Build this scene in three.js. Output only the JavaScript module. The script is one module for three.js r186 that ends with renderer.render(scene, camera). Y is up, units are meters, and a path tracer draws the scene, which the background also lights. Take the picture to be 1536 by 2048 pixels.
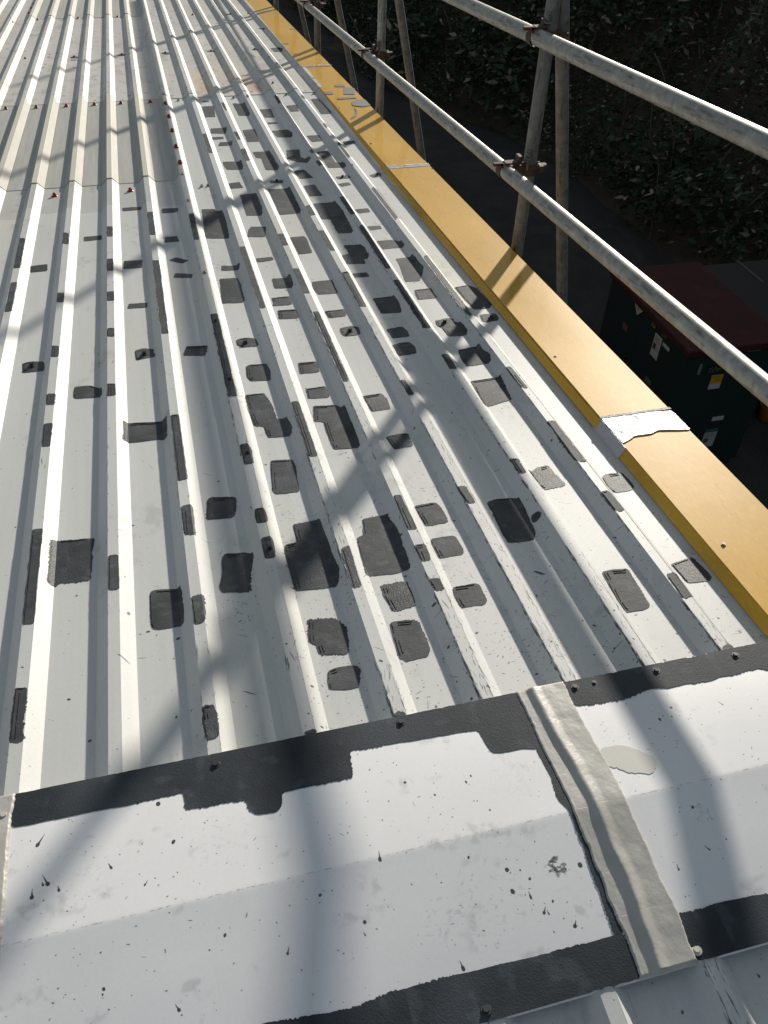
import * as THREE from 'three';
import { mergeGeometries } from 'three/addons/utils/BufferGeometryUtils.js';

// ---------- camera, sky, sun, exposure ----------
const scene = new THREE.Scene();
const camera = new THREE.PerspectiveCamera(62.47, 0.75, 0.05, 400);
camera.rotation.order = 'YXZ';
camera.position.set(0.3834, 1.5783, 0.6819);
camera.rotation.set(-0.74941, -0.2804, 0.04356);
scene.add(camera);
const SUN = new THREE.Vector3(0.050, 0.0252, -0.0779).normalize();
{ const W = 512, H = 256, d = new Float32Array(W * H * 4), dir = new THREE.Vector3(); // clear, slightly hazy sky with the glow of the sun's air round it
  for (let j = 0; j < H; j++) for (let i = 0; i < W; i++) { const ph = ((i + 0.5) / W - 0.5) * 2 * Math.PI, th = ((j + 0.5) / H - 0.5) * Math.PI; dir.set(Math.cos(ph) * Math.cos(th), Math.sin(th), Math.sin(ph) * Math.cos(th));
    const e = Math.max(0, dir.y), hz = Math.pow(1 - e, 3), c = Math.acos(Math.min(1, Math.max(-1, dir.dot(SUN)))), g1 = Math.exp(-c / 0.16), g2 = Math.exp(-c / 0.6), k = (j * W + i) * 4;
    d[k] = 0.135 + 0.075 * hz + 0.8 * g1 + 0.16 * g2; d[k + 1] = 0.168 + 0.065 * hz + 0.72 * g1 + 0.145 * g2; d[k + 2] = 0.205 + 0.045 * hz + 0.56 * g1 + 0.12 * g2; d[k + 3] = 1; }
  const t = new THREE.DataTexture(d, W, H, THREE.RGBAFormat, THREE.FloatType); t.mapping = THREE.EquirectangularReflectionMapping; t.magFilter = t.minFilter = THREE.LinearFilter; t.wrapS = THREE.RepeatWrapping; t.needsUpdate = true; scene.background = t; scene.environment = t; }
const sun = new THREE.DirectionalLight(0xfff7ea, 4.5);
sun.position.copy(SUN).multiplyScalar(40); sun.target.position.set(0, 0, -4);
sun.castShadow = true; sun.shadow.radius = 2.6; sun.shadow.mapSize.set(4096, 4096);
Object.assign(sun.shadow.camera, { left: -16, right: 16, top: 16, bottom: -16, near: 1, far: 90 });
scene.add(sun, sun.target);
const renderer = new THREE.WebGLRenderer({ antialias: true });
renderer.toneMapping = THREE.LinearToneMapping;
renderer.toneMappingExposure = 1.2;
renderer.shadowMap.enabled = true;

// ---------- measured data (millimetres on the roof: across, down the slope) ----------
const PATCHES=[
[-291,3451,-263,3438,-258,3073,-287,3072],
[-285,2912,-259,2914,-259,2617,-286,2616],
[-94,3480,-66,3464,-63,3316,-93,3336],
[-91,2761,-61,2754,-61,2658,-89,2666],
[-90,2272,-62,2263,-62,2174,-89,2180],
[-88,1906,-61,1901,-60,1828,-88,1831],
[110,3517,139,3512,139,3374,110,3382],
[110,3092,138,3090,139,2949,110,2954],
[111,2724,140,2723,140,2629,111,2631],
[112,2373,139,2369,139,2293,111,2300],
[111,1931,139,1925,139,1843,110,1842],
[310,3686,337,3682,338,3355,310,3358],
[310,3029,339,3021,340,2272,313,2277],
[513,3610,541,3614,537,3239,512,3245],
[183,3875,282,3870,282,3825,187,3820],
[385,3817,467,3811,467,3770,453,3746,382,3748],
[-3,3486,80,3488,79,3431,-2,3427],
[380,3399,439,3398,444,3325,376,3323],
[380,3094,415,3123,472,3073,439,3041],
[400,2938,475,2909,470,2866,389,2887],
[-230,3164,-157,3173,-153,3091,-225,3088],
[180,3132,263,3125,258,3035,177,3039],
[193,2655,267,2648,265,2603,185,2606],
[-198,2213,-167,2224,-123,2211,-113,2136,-130,2139,-192,2142],
[206,2221,238,2235,278,2217,274,2194,281,2166,273,2155,240,2151,209,2143],
[-9,1962,-7,1992,45,1991,87,1955,90,1900,82,1898,8,1903,-8,1911],
[398,2214,476,2201,469,2148,459,2121,382,2140],
[586,3758,653,3749,658,3715,687,3710,692,3623,691,3489,683,3309,646,3315,572,3335,578,3549],
[810,3947,879,3958,896,3907,897,3686,887,3606,876,3597,806,3612,809,3824],
[809,3444,882,3427,856,3291,770,3307,788,3407],
[974,4014,1083,4002,1095,3983,1091,3609,1083,3584,1063,3589,974,3585,976,3831],
[1177,3720,1277,3720,1293,3707,1297,3513,1290,3244,1279,3250,1213,3259,1217,3464,1175,3474],
[1375,3581,1447,3586,1446,3524,1381,3518],
[1379,3321,1446,3315,1445,3268,1382,3263],
[1377,3114,1463,3112,1488,3070,1490,3012,1477,3004,1379,3002],
[1208,3093,1281,3088,1292,3025,1290,2913,1282,2904,1264,2907,1258,2850,1174,2864,1171,2973,1210,2985],
[1171,2752,1239,2752,1240,2703,1174,2706],
[973,3255,1044,3257,1050,3220,1043,3035,978,3030],
[610,2973,668,2960,688,2969,693,2947,683,2905,605,2917],
[776,3024,851,3026,853,2990,780,2975,773,2983],
[586,2824,666,2820,671,2761,668,2581,657,2553,571,2568],
[811,2775,875,2773,889,2786,895,2766,892,2680,884,2656,873,2660,809,2669],
[780,2575,859,2575,856,2498,845,2490,772,2494,780,2529],
[786,2447,864,2441,861,2369,855,2355,779,2365],
[979,2702,1070,2705,1066,2560,981,2563,968,2628],
[973,2395,1059,2398,1057,2360,1050,2331,979,2329],
[1001,2226,1023,2233,1053,2238,1077,2223,1073,2162,1050,2154,1006,2155,998,2180],
[587,2214,602,2229,642,2229,666,2214,668,2167,659,2149,607,2151,588,2175],
[598,1997,614,2011,676,2004,681,1938,672,1876,603,1887,592,1919],
[789,1983,860,1978,862,1950,855,1896,784,1898],
[784,1787,857,1791,860,1727,853,1711,780,1719],
[570,1795,639,1792,646,1751,655,1690,655,1613,686,1611,693,1547,690,1505,680,1499,610,1505,603,1575,577,1586,568,1689],
[967,1692,1037,1697,1049,1655,1043,1585,976,1585,970,1645],
[1197,2472,1281,2475,1289,2463,1291,2384,1285,2319,1274,2310,1196,2322],
[1181,2178,1250,2186,1259,2148,1256,2096,1186,2096],
[1167,2036,1206,2053,1241,2049,1251,2007,1244,1954,1167,1948],
[1409,2874,1482,2883,1493,2889,1493,2812,1496,2717,1487,2696,1445,2604,1380,2608,1401,2773],
[710,3105,736,3103,735,2415,714,2414],
[913,3230,938,3228,937,3075,910,3076],
[910,2792,937,2787,937,2515,912,2518],
[914,2336,938,2333,934,1750,913,1751],
[1113,3598,1144,3612,1143,3460,1114,3448],
[1111,3228,1137,3228,1139,2958,1115,2961],
[1111,2699,1146,2710,1138,2332,1110,2336],
[1517,3799,1574,3891,1571,3384,1518,3292],
[1315,3698,1348,3715,1344,3431,1316,3416],
[1315,3238,1355,3284,1337,2699,1313,2700],
[1312,2567,1338,2570,1337,2086,1309,2087],
[511,2405,540,2406,542,1743,509,1742],
[1515,2794,1547,2818,1537,2160,1511,2163],
[1575,2506,1640,2516,1667,2474,1675,2307,1653,2270,1585,2273,1577,2384],
[1392,2516,1470,2519,1467,2416,1381,2416],
[1392,2207,1453,2218,1472,2207,1465,2184,1487,2162,1489,2079,1481,2062,1465,2053,1405,2061,1400,2139,1387,2166],
[1588,2218,1607,2222,1660,2217,1658,2182,1647,2154,1591,2146,1580,2163],
[1310,1866,1335,1865,1334,1747,1308,1752],
[1404,1944,1479,1954,1492,1957,1492,1904,1497,1848,1487,1814,1466,1815,1393,1812,1392,1877],
[1508,1722,1530,1723,1533,1561,1509,1566],
[1371,1704,1488,1710,1472,1549,1434,1540,1352,1516],
[1111,1718,1129,1713,1134,1610,1111,1608],
[-89,1710,-60,1709,-61,1569,-87,1572],
[-90,1156,-61,1155,-61,780,-90,785],
[158,1706,174,1703,289,1687,299,1695,295,1576,287,1570,264,1580,176,1582,163,1582,155,1585],
[-44,1126,-29,1128,57,1120,71,1120,67,1069,62,947,31,945,-9,949,-32,941,-43,948],
[113,996,139,993,140,856,111,860],
[312,1669,340,1668,342,1293,312,1289],
[313,1163,342,1170,346,1159,342,1026,312,1033],
[209,861,220,867,280,858,288,862,291,818,289,730,285,720,220,723,211,730,206,756],
[312,785,342,788,346,781,342,696,328,684,312,685],
[513,1440,540,1442,545,1422,544,1329,513,1327],
[513,1102,541,1104,545,1084,543,1037,511,1036],
[514,969,542,974,547,951,542,883,513,882],
[388,1219,400,1231,468,1218,472,1202,463,1144,451,1119,376,1128],
[402,946,414,965,461,959,488,946,473,872,462,803,432,805,390,816,385,837,398,891],
[597,1375,666,1366,670,1329,657,1193,587,1197,580,1219],
[713,1661,737,1659,739,1319,711,1322],
[788,1667,869,1656,878,1632,891,1633,891,1511,889,1384,885,1379,804,1391,800,1432,802,1560,772,1568],
[576,964,611,967,612,1046,684,1050,689,1038,693,955,693,889,699,816,688,774,677,766,630,770,573,776,570,929],
[715,875,741,885,737,718,712,717],
[776,947,797,952,808,1024,870,1026,884,1027,890,959,891,853,887,791,881,785,845,778,762,785,772,919],
[982,1423,1033,1430,1060,1426,1055,1351,990,1344],
[913,1071,935,1069,939,906,912,909],
[791,742,847,747,862,743,863,715,864,658,855,648,798,642,791,708],
[1109,1070,1133,1064,1135,982,1111,982,1105,1045],
[1309,1167,1337,1164,1334,1083,1310,1085],
[971,1046,1036,1050,1045,1028,1049,964,1042,950,976,950,972,1026],
[974,893,999,893,1044,890,1047,864,1049,823,1040,809,972,808,969,863],
[911,842,941,842,938,772,911,772],
[910,705,938,702,939,656,912,658],
[972,693,1039,691,1047,677,1043,622,1031,612,966,613,963,657],
[1184,1013,1213,1022,1260,1017,1276,1009,1283,1014,1283,983,1282,948,1277,915,1274,861,1270,844,1251,819,1204,821,1177,826,1178,884],
[1281,915,1296,919,1304,906,1302,891,1288,886,1279,891],
[1354,1120,1401,1145,1437,1148,1439,1093,1446,1036,1404,1032,1376,1029,1364,1060],
[1509,1342,1536,1342,1538,1099,1510,1102,1504,1126],
[1571,1054,1592,1064,1638,1060,1647,1039,1649,983,1632,967,1580,966,1555,987],
[1509,946,1535,948,1540,850,1523,845,1509,852],
[1575,639,1637,651,1650,646,1655,564,1640,555,1580,559],
[1514,573,1536,577,1562,593,1550,486,1511,482],
[1377,653,1403,656,1451,650,1451,617,1445,547,1443,506,1422,498,1367,499,1365,538,1375,615],
[-91,585,-63,580,-60,431,-74,429,-91,434],
[587,669,657,656,675,617,667,572,664,536,656,532,593,545,590,578,574,589,579,629],
[601,493,627,497,664,494,676,485,675,469,665,431,657,425,592,435,593,461],
[309,434,335,433,340,414,341,366,336,342,311,340,308,387],
[781,607,796,609,845,603,854,589,855,539,854,498,842,477,783,476,775,494,777,563],
[514,311,540,313,540,302,514,302],
[711,313,734,313,736,302,710,302],
[1515,311,1564,330,1560,313,1515,298],
[780,5996,868,5998,846,5674,775,5678],
[799,6164,847,6163,846,6125,798,6127],
[917,5942,939,5946,937,5710,923,5705],
[1009,6050,1093,6017,1092,5677,1084,5650,1011,5677],
[1119,6130,1149,6184,1146,6087,1119,6045],
[1180,5826,1262,5825,1249,5571,1183,5585],
[1324,6058,1376,6217,1361,5919,1319,5811],
[1383,5892,1469,5914,1450,5707,1387,5713],
[1522,6034,1573,6190,1572,6073,1528,5932],
[1601,6067,1664,6084,1676,5653,1656,5599,1590,5601],
[1179,5448,1246,5444,1247,5401,1181,5401],
[783,5367,875,5375,892,5357,884,5290,863,5216,773,5242],
[773,5147,847,5148,845,5090,770,5088],
[809,5019,880,5018,894,5005,874,4929,792,4931],
[713,5118,737,5123,736,4666,713,4680],
[914,5124,938,5129,940,4938,919,4932],
[988,5283,1073,5299,1060,4981,985,4988],
[1179,5222,1281,5237,1293,5119,1289,5036,1188,5065],
[1384,5056,1470,5060,1464,4910,1392,4904],
[1527,5207,1573,5340,1572,5235,1528,5101],
[1589,4874,1669,4882,1660,4806,1586,4800],
[1521,4711,1565,4802,1563,4481,1521,4393],
[988,4755,1086,4751,1091,4700,1092,4515,1094,4359,1085,4347,1014,4368,1020,4605,991,4625],
[910,4712,943,4732,937,4465,910,4466],
[785,4587,881,4572,892,4557,891,4439,881,4407,791,4425,781,4519],
[1199,4753,1280,4752,1260,4581,1283,4535,1300,4516,1306,4472,1288,4453,1219,4492,1176,4571],
[1379,4676,1455,4683,1448,4429,1489,4412,1492,4318,1483,4313,1383,4330,1386,4525],
[1317,4592,1351,4637,1360,4598,1323,4519],
[1315,4369,1343,4384,1350,4308,1317,4267],
[1173,4315,1237,4327,1262,4161,1184,4160],
[1390,4153,1471,4155,1471,4110,1395,4106],
[770,4161,837,4175,846,4066,774,4066],
[1007,4162,1082,4160,1075,4103,1004,4114],
[1179,4028,1245,4037,1252,3838,1179,3839],
[1377,4020,1438,4038,1450,3992,1388,3965],
[1589,4139,1657,4191,1664,4143,1646,4101,1601,4094],
[-629,8022,-591,8098,-545,8077,-551,7995,-616,7991],
[-207,8041,-174,8077,-140,8046,-140,7975,-199,7980],
[199,8054,239,8095,274,8064,264,8011,215,8014],
[589,8078,628,8114,661,8077,655,8003,621,7985,595,8039],
[-197,7921,-148,7911,-149,7882,-194,7885],
[1002,8087,1044,8118,1080,8078,1069,8036,1005,8042],
[1418,8085,1450,8118,1480,8086,1470,8036,1419,8052],
[1599,8129,1677,8154,1695,7988,1679,7932,1613,7938],
[1644,9265,1691,9201,1692,9113,1642,9201],
[1403,10238,1472,10264,1458,10172,1403,10172]];
const SCREWS={dark:[[-162,2184],[241,2182],[1036,2192],[622,2186],[1426,2181],[1626,2180],[1428,4134],[1045,4144],[1640,4141],[-587,8038],[-173,8035],[239,8052],[626,8065],[1041,8080],[1445,8080],[1673,8089],[531,1387],[531,921],[526,2339],[528,1861],[1399,6639],[1459,10219]],grey:[[1035,6209],[1440,6226],[1657,6230],[624,6209],[526,3813],[525,2830],[528,4277],[621,4134],[656,4139],[523,6281],[-840,9969],[1659,10232],[1510,4237]],red:[[-590,6190],[-383,6190],[-175,6186],[21,6193],[209,6195],[419,6193],[522,5971],[525,5591],[526,5217],[527,4835],[529,4492],[-168,4147],[232,4148],[-605,10157],[-189,10198],[225,10223],[1041,10226],[-723,10995],[-703,11192],[-729,10648]]};
const CAPD={topband:[-68,226,-16,224,49,224,143,221,256,223,255,184,313,179,374,178,376,154,387,140,430,135,442,149,446,176,522,175,591,174,600,239,705,234,758,232,875,225,879,191,882,164,898,158,952,158,976,150],strip:[976,150,980,79,970,28,986,4],strip2:[985,-2,983,-34,982,-120,975,-225],lowband:[348,-216,409,-222,465,-227,510,-225,552,-221,641,-219,776,-223,892,-226,975,-225],rtop:[1106,233,1161,226,1240,226,1287,235,1333,230,1422,225,1567,231,1578,219],rlow:[1101,-218,1144,-222,1186,-218,1231,-221,1288,-226],oval:[1113,116,1133,118,1157,113,1180,102,1200,85,1214,69,1210,51,1192,34,1170,40,1150,44,1135,58,1115,75,1106,96],screws:[324,273,720,283,1125,281,1327,281,1531,279,-83,255,713,-283,1107,-283,1173,283,1042,-139],drops:[-3,93,116,97,230,121,-17,177,5,93,25,76,-21,74,167,221,206,210,823,-113,862,-99,852,-130,889,-146,912,-195,695,-214,823,121,809,110,739,97,834,39,826,-74,763,-36,914,-95,964,-97,1267,155,1296,156,1307,178,1422,158,1143,-148,1228,-44,1098,-119,624,69,543,-123,547,-102,406,-121,100,-104,98,-112,218,-164,175,48,203,-67,305,-67,479,-39,1219,-127,689,139,600,-3,874,-165,866,-161,850,-80]};
const GPATCH=[[1845,6342,1924,6326,1907,6249,1829,6265],[1895,6228,1975,6194,1926,5981,1842,6004],[1708,6124,1786,6115,1766,6020,1694,6035],[1769,5891,1785,5913,1916,5915,1908,5857,1769,5854],[1852,5765,1901,5817,1962,5814,1961,5628,1897,5597,1830,5649],[1718,8168,1784,8171,1770,8097,1710,8104],[1730,7655,1770,7648,1763,7617,1728,7619],[1920,8940,1978,8947,1968,8890,1912,8894],[1840,5617,1826,5461,1788,5343,1737,5272,1738,5299,1782,5372,1814,5463],[1718,6621,1743,6616,1739,6594,1714,6599]];
const GSEAL=[1689,1319,1951,1298,1948,1178,1841,1201,1807,1188,1746,1187,1706,1167,1693,1158];
const GSCREW=[1716,1749,1728,643,1726,4657,1727,5609,1737,8627,1743,9620,1952,4070];

// ---------- helpers ----------
const A = 0.0844, U0 = -0.2889, PITCH = 0.2, RH = 0.032;
let seed = 7;
const rnd = () => { seed = (seed + 0x6D2B79F5) | 0; let t = Math.imul(seed ^ (seed >>> 15), 1 | seed); t = (t + Math.imul(t ^ (t >>> 7), 61 | t)) ^ t; return ((t ^ (t >>> 14)) >>> 0) / 4294967296; };
const rr = (a, b) => a + (b - a) * rnd();
const hash = (x, y) => { let n = Math.imul(x | 0, 374761393) + Math.imul(y | 0, 668265263) | 0; n = Math.imul(n ^ (n >>> 13), 1274126177); return ((n ^ (n >>> 16)) >>> 0) / 4294967296; };
function vn(x, y) { const i = Math.floor(x), j = Math.floor(y); let f = x - i, g = y - j; f = f * f * (3 - 2 * f); g = g * g * (3 - 2 * g);
  const a = hash(i, j), b = hash(i + 1, j), c = hash(i, j + 1), d = hash(i + 1, j + 1); return a + (b - a) * f + (c - a) * g + (a - b - c + d) * f * g; }
const fbm = (x, y, o = 4) => { let s = 0, a = 0.5, t = 0; for (let k = 0; k < o; k++) { s += a * vn(x + k * 17.3, y - k * 9.1); t += a; x *= 2.03; y *= 2.03; a *= 0.5; } return s / t; };
const cl = (x, a = 0, b = 1) => Math.min(b, Math.max(a, x));
const ss = (a, b, x) => { x = cl((x - a) / (b - a)); return x * x * (3 - 2 * x); };
const names = {};
function numbered(n) { const k = names[n] = (names[n] || 0) + 1; return k === 1 ? n : n + '_' + String(k - 1).padStart(3, '0'); }
function shadow(o) { o.traverse(m => { if (m.isMesh) { m.castShadow = true; m.receiveShadow = true; } }); return o; }
function thing(name, label, category, group) { const g = new THREE.Group(); g.name = numbered(name); g.userData = { label, category }; if (group) g.userData.group = group; scene.add(g); return g; }
function part(name, geo, mat, parent, label) { const m = new THREE.Mesh(geo, mat); m.name = name; m.castShadow = m.receiveShadow = true; if (label) m.userData.label = label; parent.add(m); return m; }
function structure(name, geo, mat) { const m = part(name, geo, mat, scene); m.userData.kind = 'structure'; return m; }
function tex(w, h, fn, srgb = true, rx = 1, ry = 1) { const d = new Uint8Array(w * h * 4); for (let j = 0; j < h; j++) for (let i = 0; i < w; i++) { const c = fn(i / w, j / h, i, j), k = (j * w + i) * 4; d[k] = cl(c[0], 0, 255); d[k + 1] = cl(c[1], 0, 255); d[k + 2] = cl(c[2], 0, 255); d[k + 3] = 255; }
  return finish(d, w, h, srgb, rx, ry); }
function finish(d, w, h, srgb, rx = 1, ry = 1) { const t = new THREE.DataTexture(d, w, h); if (srgb) t.colorSpace = THREE.SRGBColorSpace; t.wrapS = t.wrapT = THREE.RepeatWrapping; t.magFilter = THREE.LinearFilter; t.minFilter = THREE.LinearMipmapLinearFilter; t.generateMipmaps = true; t.repeat.set(rx, ry); t.needsUpdate = true; return t; }
const std = o => new THREE.MeshStandardMaterial({ side: THREE.DoubleSide, ...o });
const phys = o => new THREE.MeshPhysicalMaterial({ side: THREE.DoubleSide, specularIntensity: 0.6, ...o });
const lin = (r, g, b) => new THREE.Color().setRGB(r, g, b);
function geom(pos, idx, uv) { const g = new THREE.BufferGeometry(); g.setAttribute('position', new THREE.Float32BufferAttribute(pos, 3)); if (uv) g.setAttribute('uv', new THREE.Float32BufferAttribute(uv, 2)); g.setIndex(idx); g.computeVertexNormals(); return g; }
function box(w, h, d, x = 0, y = 0, z = 0) { return new THREE.BoxGeometry(w, h, d).translate(x, y, z); }
function rotY(g, a) { return g.rotateY(a); }
// rib height across the roof
function rib(u) { let t = ((u - U0 + 0.032) % PITCH + PITCH) % PITCH - 0.032; return t < 0 ? t + 0.032 : t < 0.028 ? 0.032 : t < 0.06 ? 0.06 - t : 0; }
function bends(a, b) { const r = []; for (let k = Math.floor((a - U0) / PITCH) - 1; k <= (b - U0) / PITCH + 1; k++) for (const e of [-0.032, 0, 0.028, 0.06]) { const x = U0 + k * PITCH + e; if (x > a + 1e-5 && x < b - 1e-5) r.push(x); } return r; }
const L = k => U0 + k * PITCH;

// ragged outline: subdivides a polygon [x,y,...] in mm and shakes its edge; returns metres
function ragged(p, amp = 1.6, step = 7, sd = 0) {
  const n = p.length / 2, out = [], r = [];
  // round corners a little
  for (let i = 0; i < n; i++) { const x = p[2 * i], y = p[2 * i + 1], ax = p[(2 * i - 2 + 2 * n) % (2 * n)], ay = p[(2 * i - 1 + 2 * n) % (2 * n)], bx = p[(2 * i + 2) % (2 * n)], by = p[(2 * i + 3) % (2 * n)];
    const la = Math.hypot(ax - x, ay - y), lb = Math.hypot(bx - x, by - y), ca = Math.min(5, la * 0.3) / (la || 1), cb = Math.min(5, lb * 0.3) / (lb || 1);
    r.push([x + (ax - x) * ca, y + (ay - y) * ca], [x + (bx - x) * cb, y + (by - y) * cb]); }
  for (let i = 0; i < r.length; i++) { const [x, y] = r[i], [X, Y] = r[(i + 1) % r.length], l = Math.hypot(X - x, Y - y); if (l < 0.01) continue; const m = Math.max(1, Math.min(150, Math.round(l / step))), nx = (Y - y) / l, ny = -(X - x) / l;
    for (let j = 0; j < m; j++) { const t = j / m, px = x + (X - x) * t, py = y + (Y - y) * t, q = (fbm(px * 0.045 + sd * 3.1, py * 0.03 + sd, 2) - 0.5) * 2.4 + (hash(Math.round(px * 3) + sd * 71, Math.round(py * 3)) - 0.5) * 1.3 * (0.3 + 1.4 * ss(0.45, 0.7, vn(px * 0.02 + sd, py * 0.02))); out.push([(px + nx * q * amp) / 1000, (py + ny * q * amp) / 1000]); } }
  return out;
}
function clipU(poly, lo, hi) { const half = (P, c, s) => { const o = []; for (let i = 0; i < P.length; i++) { const a = P[i], b = P[(i + 1) % P.length], fa = (a[0] - c) * s, fb = (b[0] - c) * s; if (fa >= 0) o.push(a); if (fa * fb < 0) { const t = fa / (fa - fb); o.push([c, a[1] + (b[1] - a[1]) * t]); } } return o; }; return half(half(poly, lo, 1), hi, -1); }
// a coat of thickness t laid over a surface: height(u) with bends at cuts; map(u,v,w) -> [x,y,z]
function coat(outline, t, cuts, height, map, uvs = 1) {
  const pos = [], uv = [], idx = []; let lo = 1e9, hi = -1e9; for (const p of outline) { lo = Math.min(lo, p[0]); hi = Math.max(hi, p[0]); }
  const c = [lo - 1e-4, ...cuts(lo, hi), hi + 1e-4];
  const put = (p, w) => { pos.push(...map(p[0], p[1], w)); uv.push(p[0] * uvs, p[1] * uvs); return pos.length / 3 - 1; };
  for (let i = 0; i + 1 < c.length; i++) { const P = clipU(outline, c[i], c[i + 1]); if (P.length < 3) continue;
    const V = P.map(p => new THREE.Vector2(p[0], p[1])), ccw = !THREE.ShapeUtils.isClockWise(V); const F = THREE.ShapeUtils.triangulateShape(V, []); const eps = 1e-7, mid = (c[i] + c[i + 1]) / 2;
    const top = P.map(p => put(p, height(p[0] + (mid > p[0] ? eps : -eps)) + t)); for (const f of F) ccw ? idx.push(top[f[0]], top[f[1]], top[f[2]]) : idx.push(top[f[0]], top[f[2]], top[f[1]]);
    // side walls on true edges only
    for (let j = 0; j < P.length; j++) { const a = P[j], b = P[(j + 1) % P.length]; if (Math.abs(a[0] - b[0]) < 1e-6 && (Math.abs(a[0] - c[i]) < 1e-6 || Math.abs(a[0] - c[i + 1]) < 1e-6)) continue; const h = q => height(q[0] + (mid > q[0] ? eps : -eps)), k0 = put(a, h(a) + t), k1 = put(b, h(b) + t), k2 = put(b, h(b) - 2e-4), k3 = put(a, h(a) - 2e-4); ccw ? idx.push(k0, k2, k1, k0, k3, k2) : idx.push(k0, k1, k2, k0, k2, k3); } }
  return geom(pos, idx, uv);
}
const roofMap = (u, v, w) => [u, w, -v];

// ---------- textures ----------
// near sheets: across -0.62..1.78, down 0.2..6.5 (log spacing keeps the near end fine)
const NU0 = -0.62, NU1 = 1.78, NV0 = 0.2, NV1 = 6.6, NS = 2048;
const tvOf = v => Math.log((v + 0.6) / (NV0 + 0.6)) / Math.log((NV1 + 0.6) / (NV0 + 0.6));
const vOf = t => (NV0 + 0.6) * Math.pow((NV1 + 0.6) / (NV0 + 0.6), t) - 0.6;
function paintInto(d, W, H, tx, ty, shape) { // shape(cb): cb(x,y metres, half sizes) stamps
  return (x, y, rx, ry, ang, col, al) => { const cx = tx(x) * W, cy = ty(y) * H, R = Math.max(rx, ry), px = Math.abs(tx(x + R) - tx(x)) * W + 2, py = Math.max(Math.abs(ty(y + R) - ty(y)), Math.abs(ty(y) - ty(y - R))) * H + 2; const ca = Math.cos(ang), sa = Math.sin(ang), sx = (tx(x + 0.001) - tx(x)) * W * 1000, sy = (ty(y + 0.001) - ty(y)) * H * 1000, soft = 0.6 / Math.min(sx * rx, sy * ry);
    for (let j = Math.max(0, Math.floor(cy - py)); j <= Math.min(H - 1, cy + py); j++) for (let i = Math.max(0, Math.floor(cx - px)); i <= Math.min(W - 1, cx + px); i++) { const ex = (i + 0.5 - cx) / sx, ey = (j + 0.5 - cy) / sy, q = Math.hypot((ex * ca + ey * sa) / rx, (-ex * sa + ey * ca) / ry); const m = al * cl((1 + soft * 0.5 - q) / Math.max(soft, 1e-3)); if (m <= 0) continue; const k = (j * W + i) * 4; for (let c = 0; c < 3; c++) d[k + c] += (col[c] - d[k + c]) * m; } };
}
const DK = [58, 60, 62], PALE = [232, 233, 230];
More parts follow.
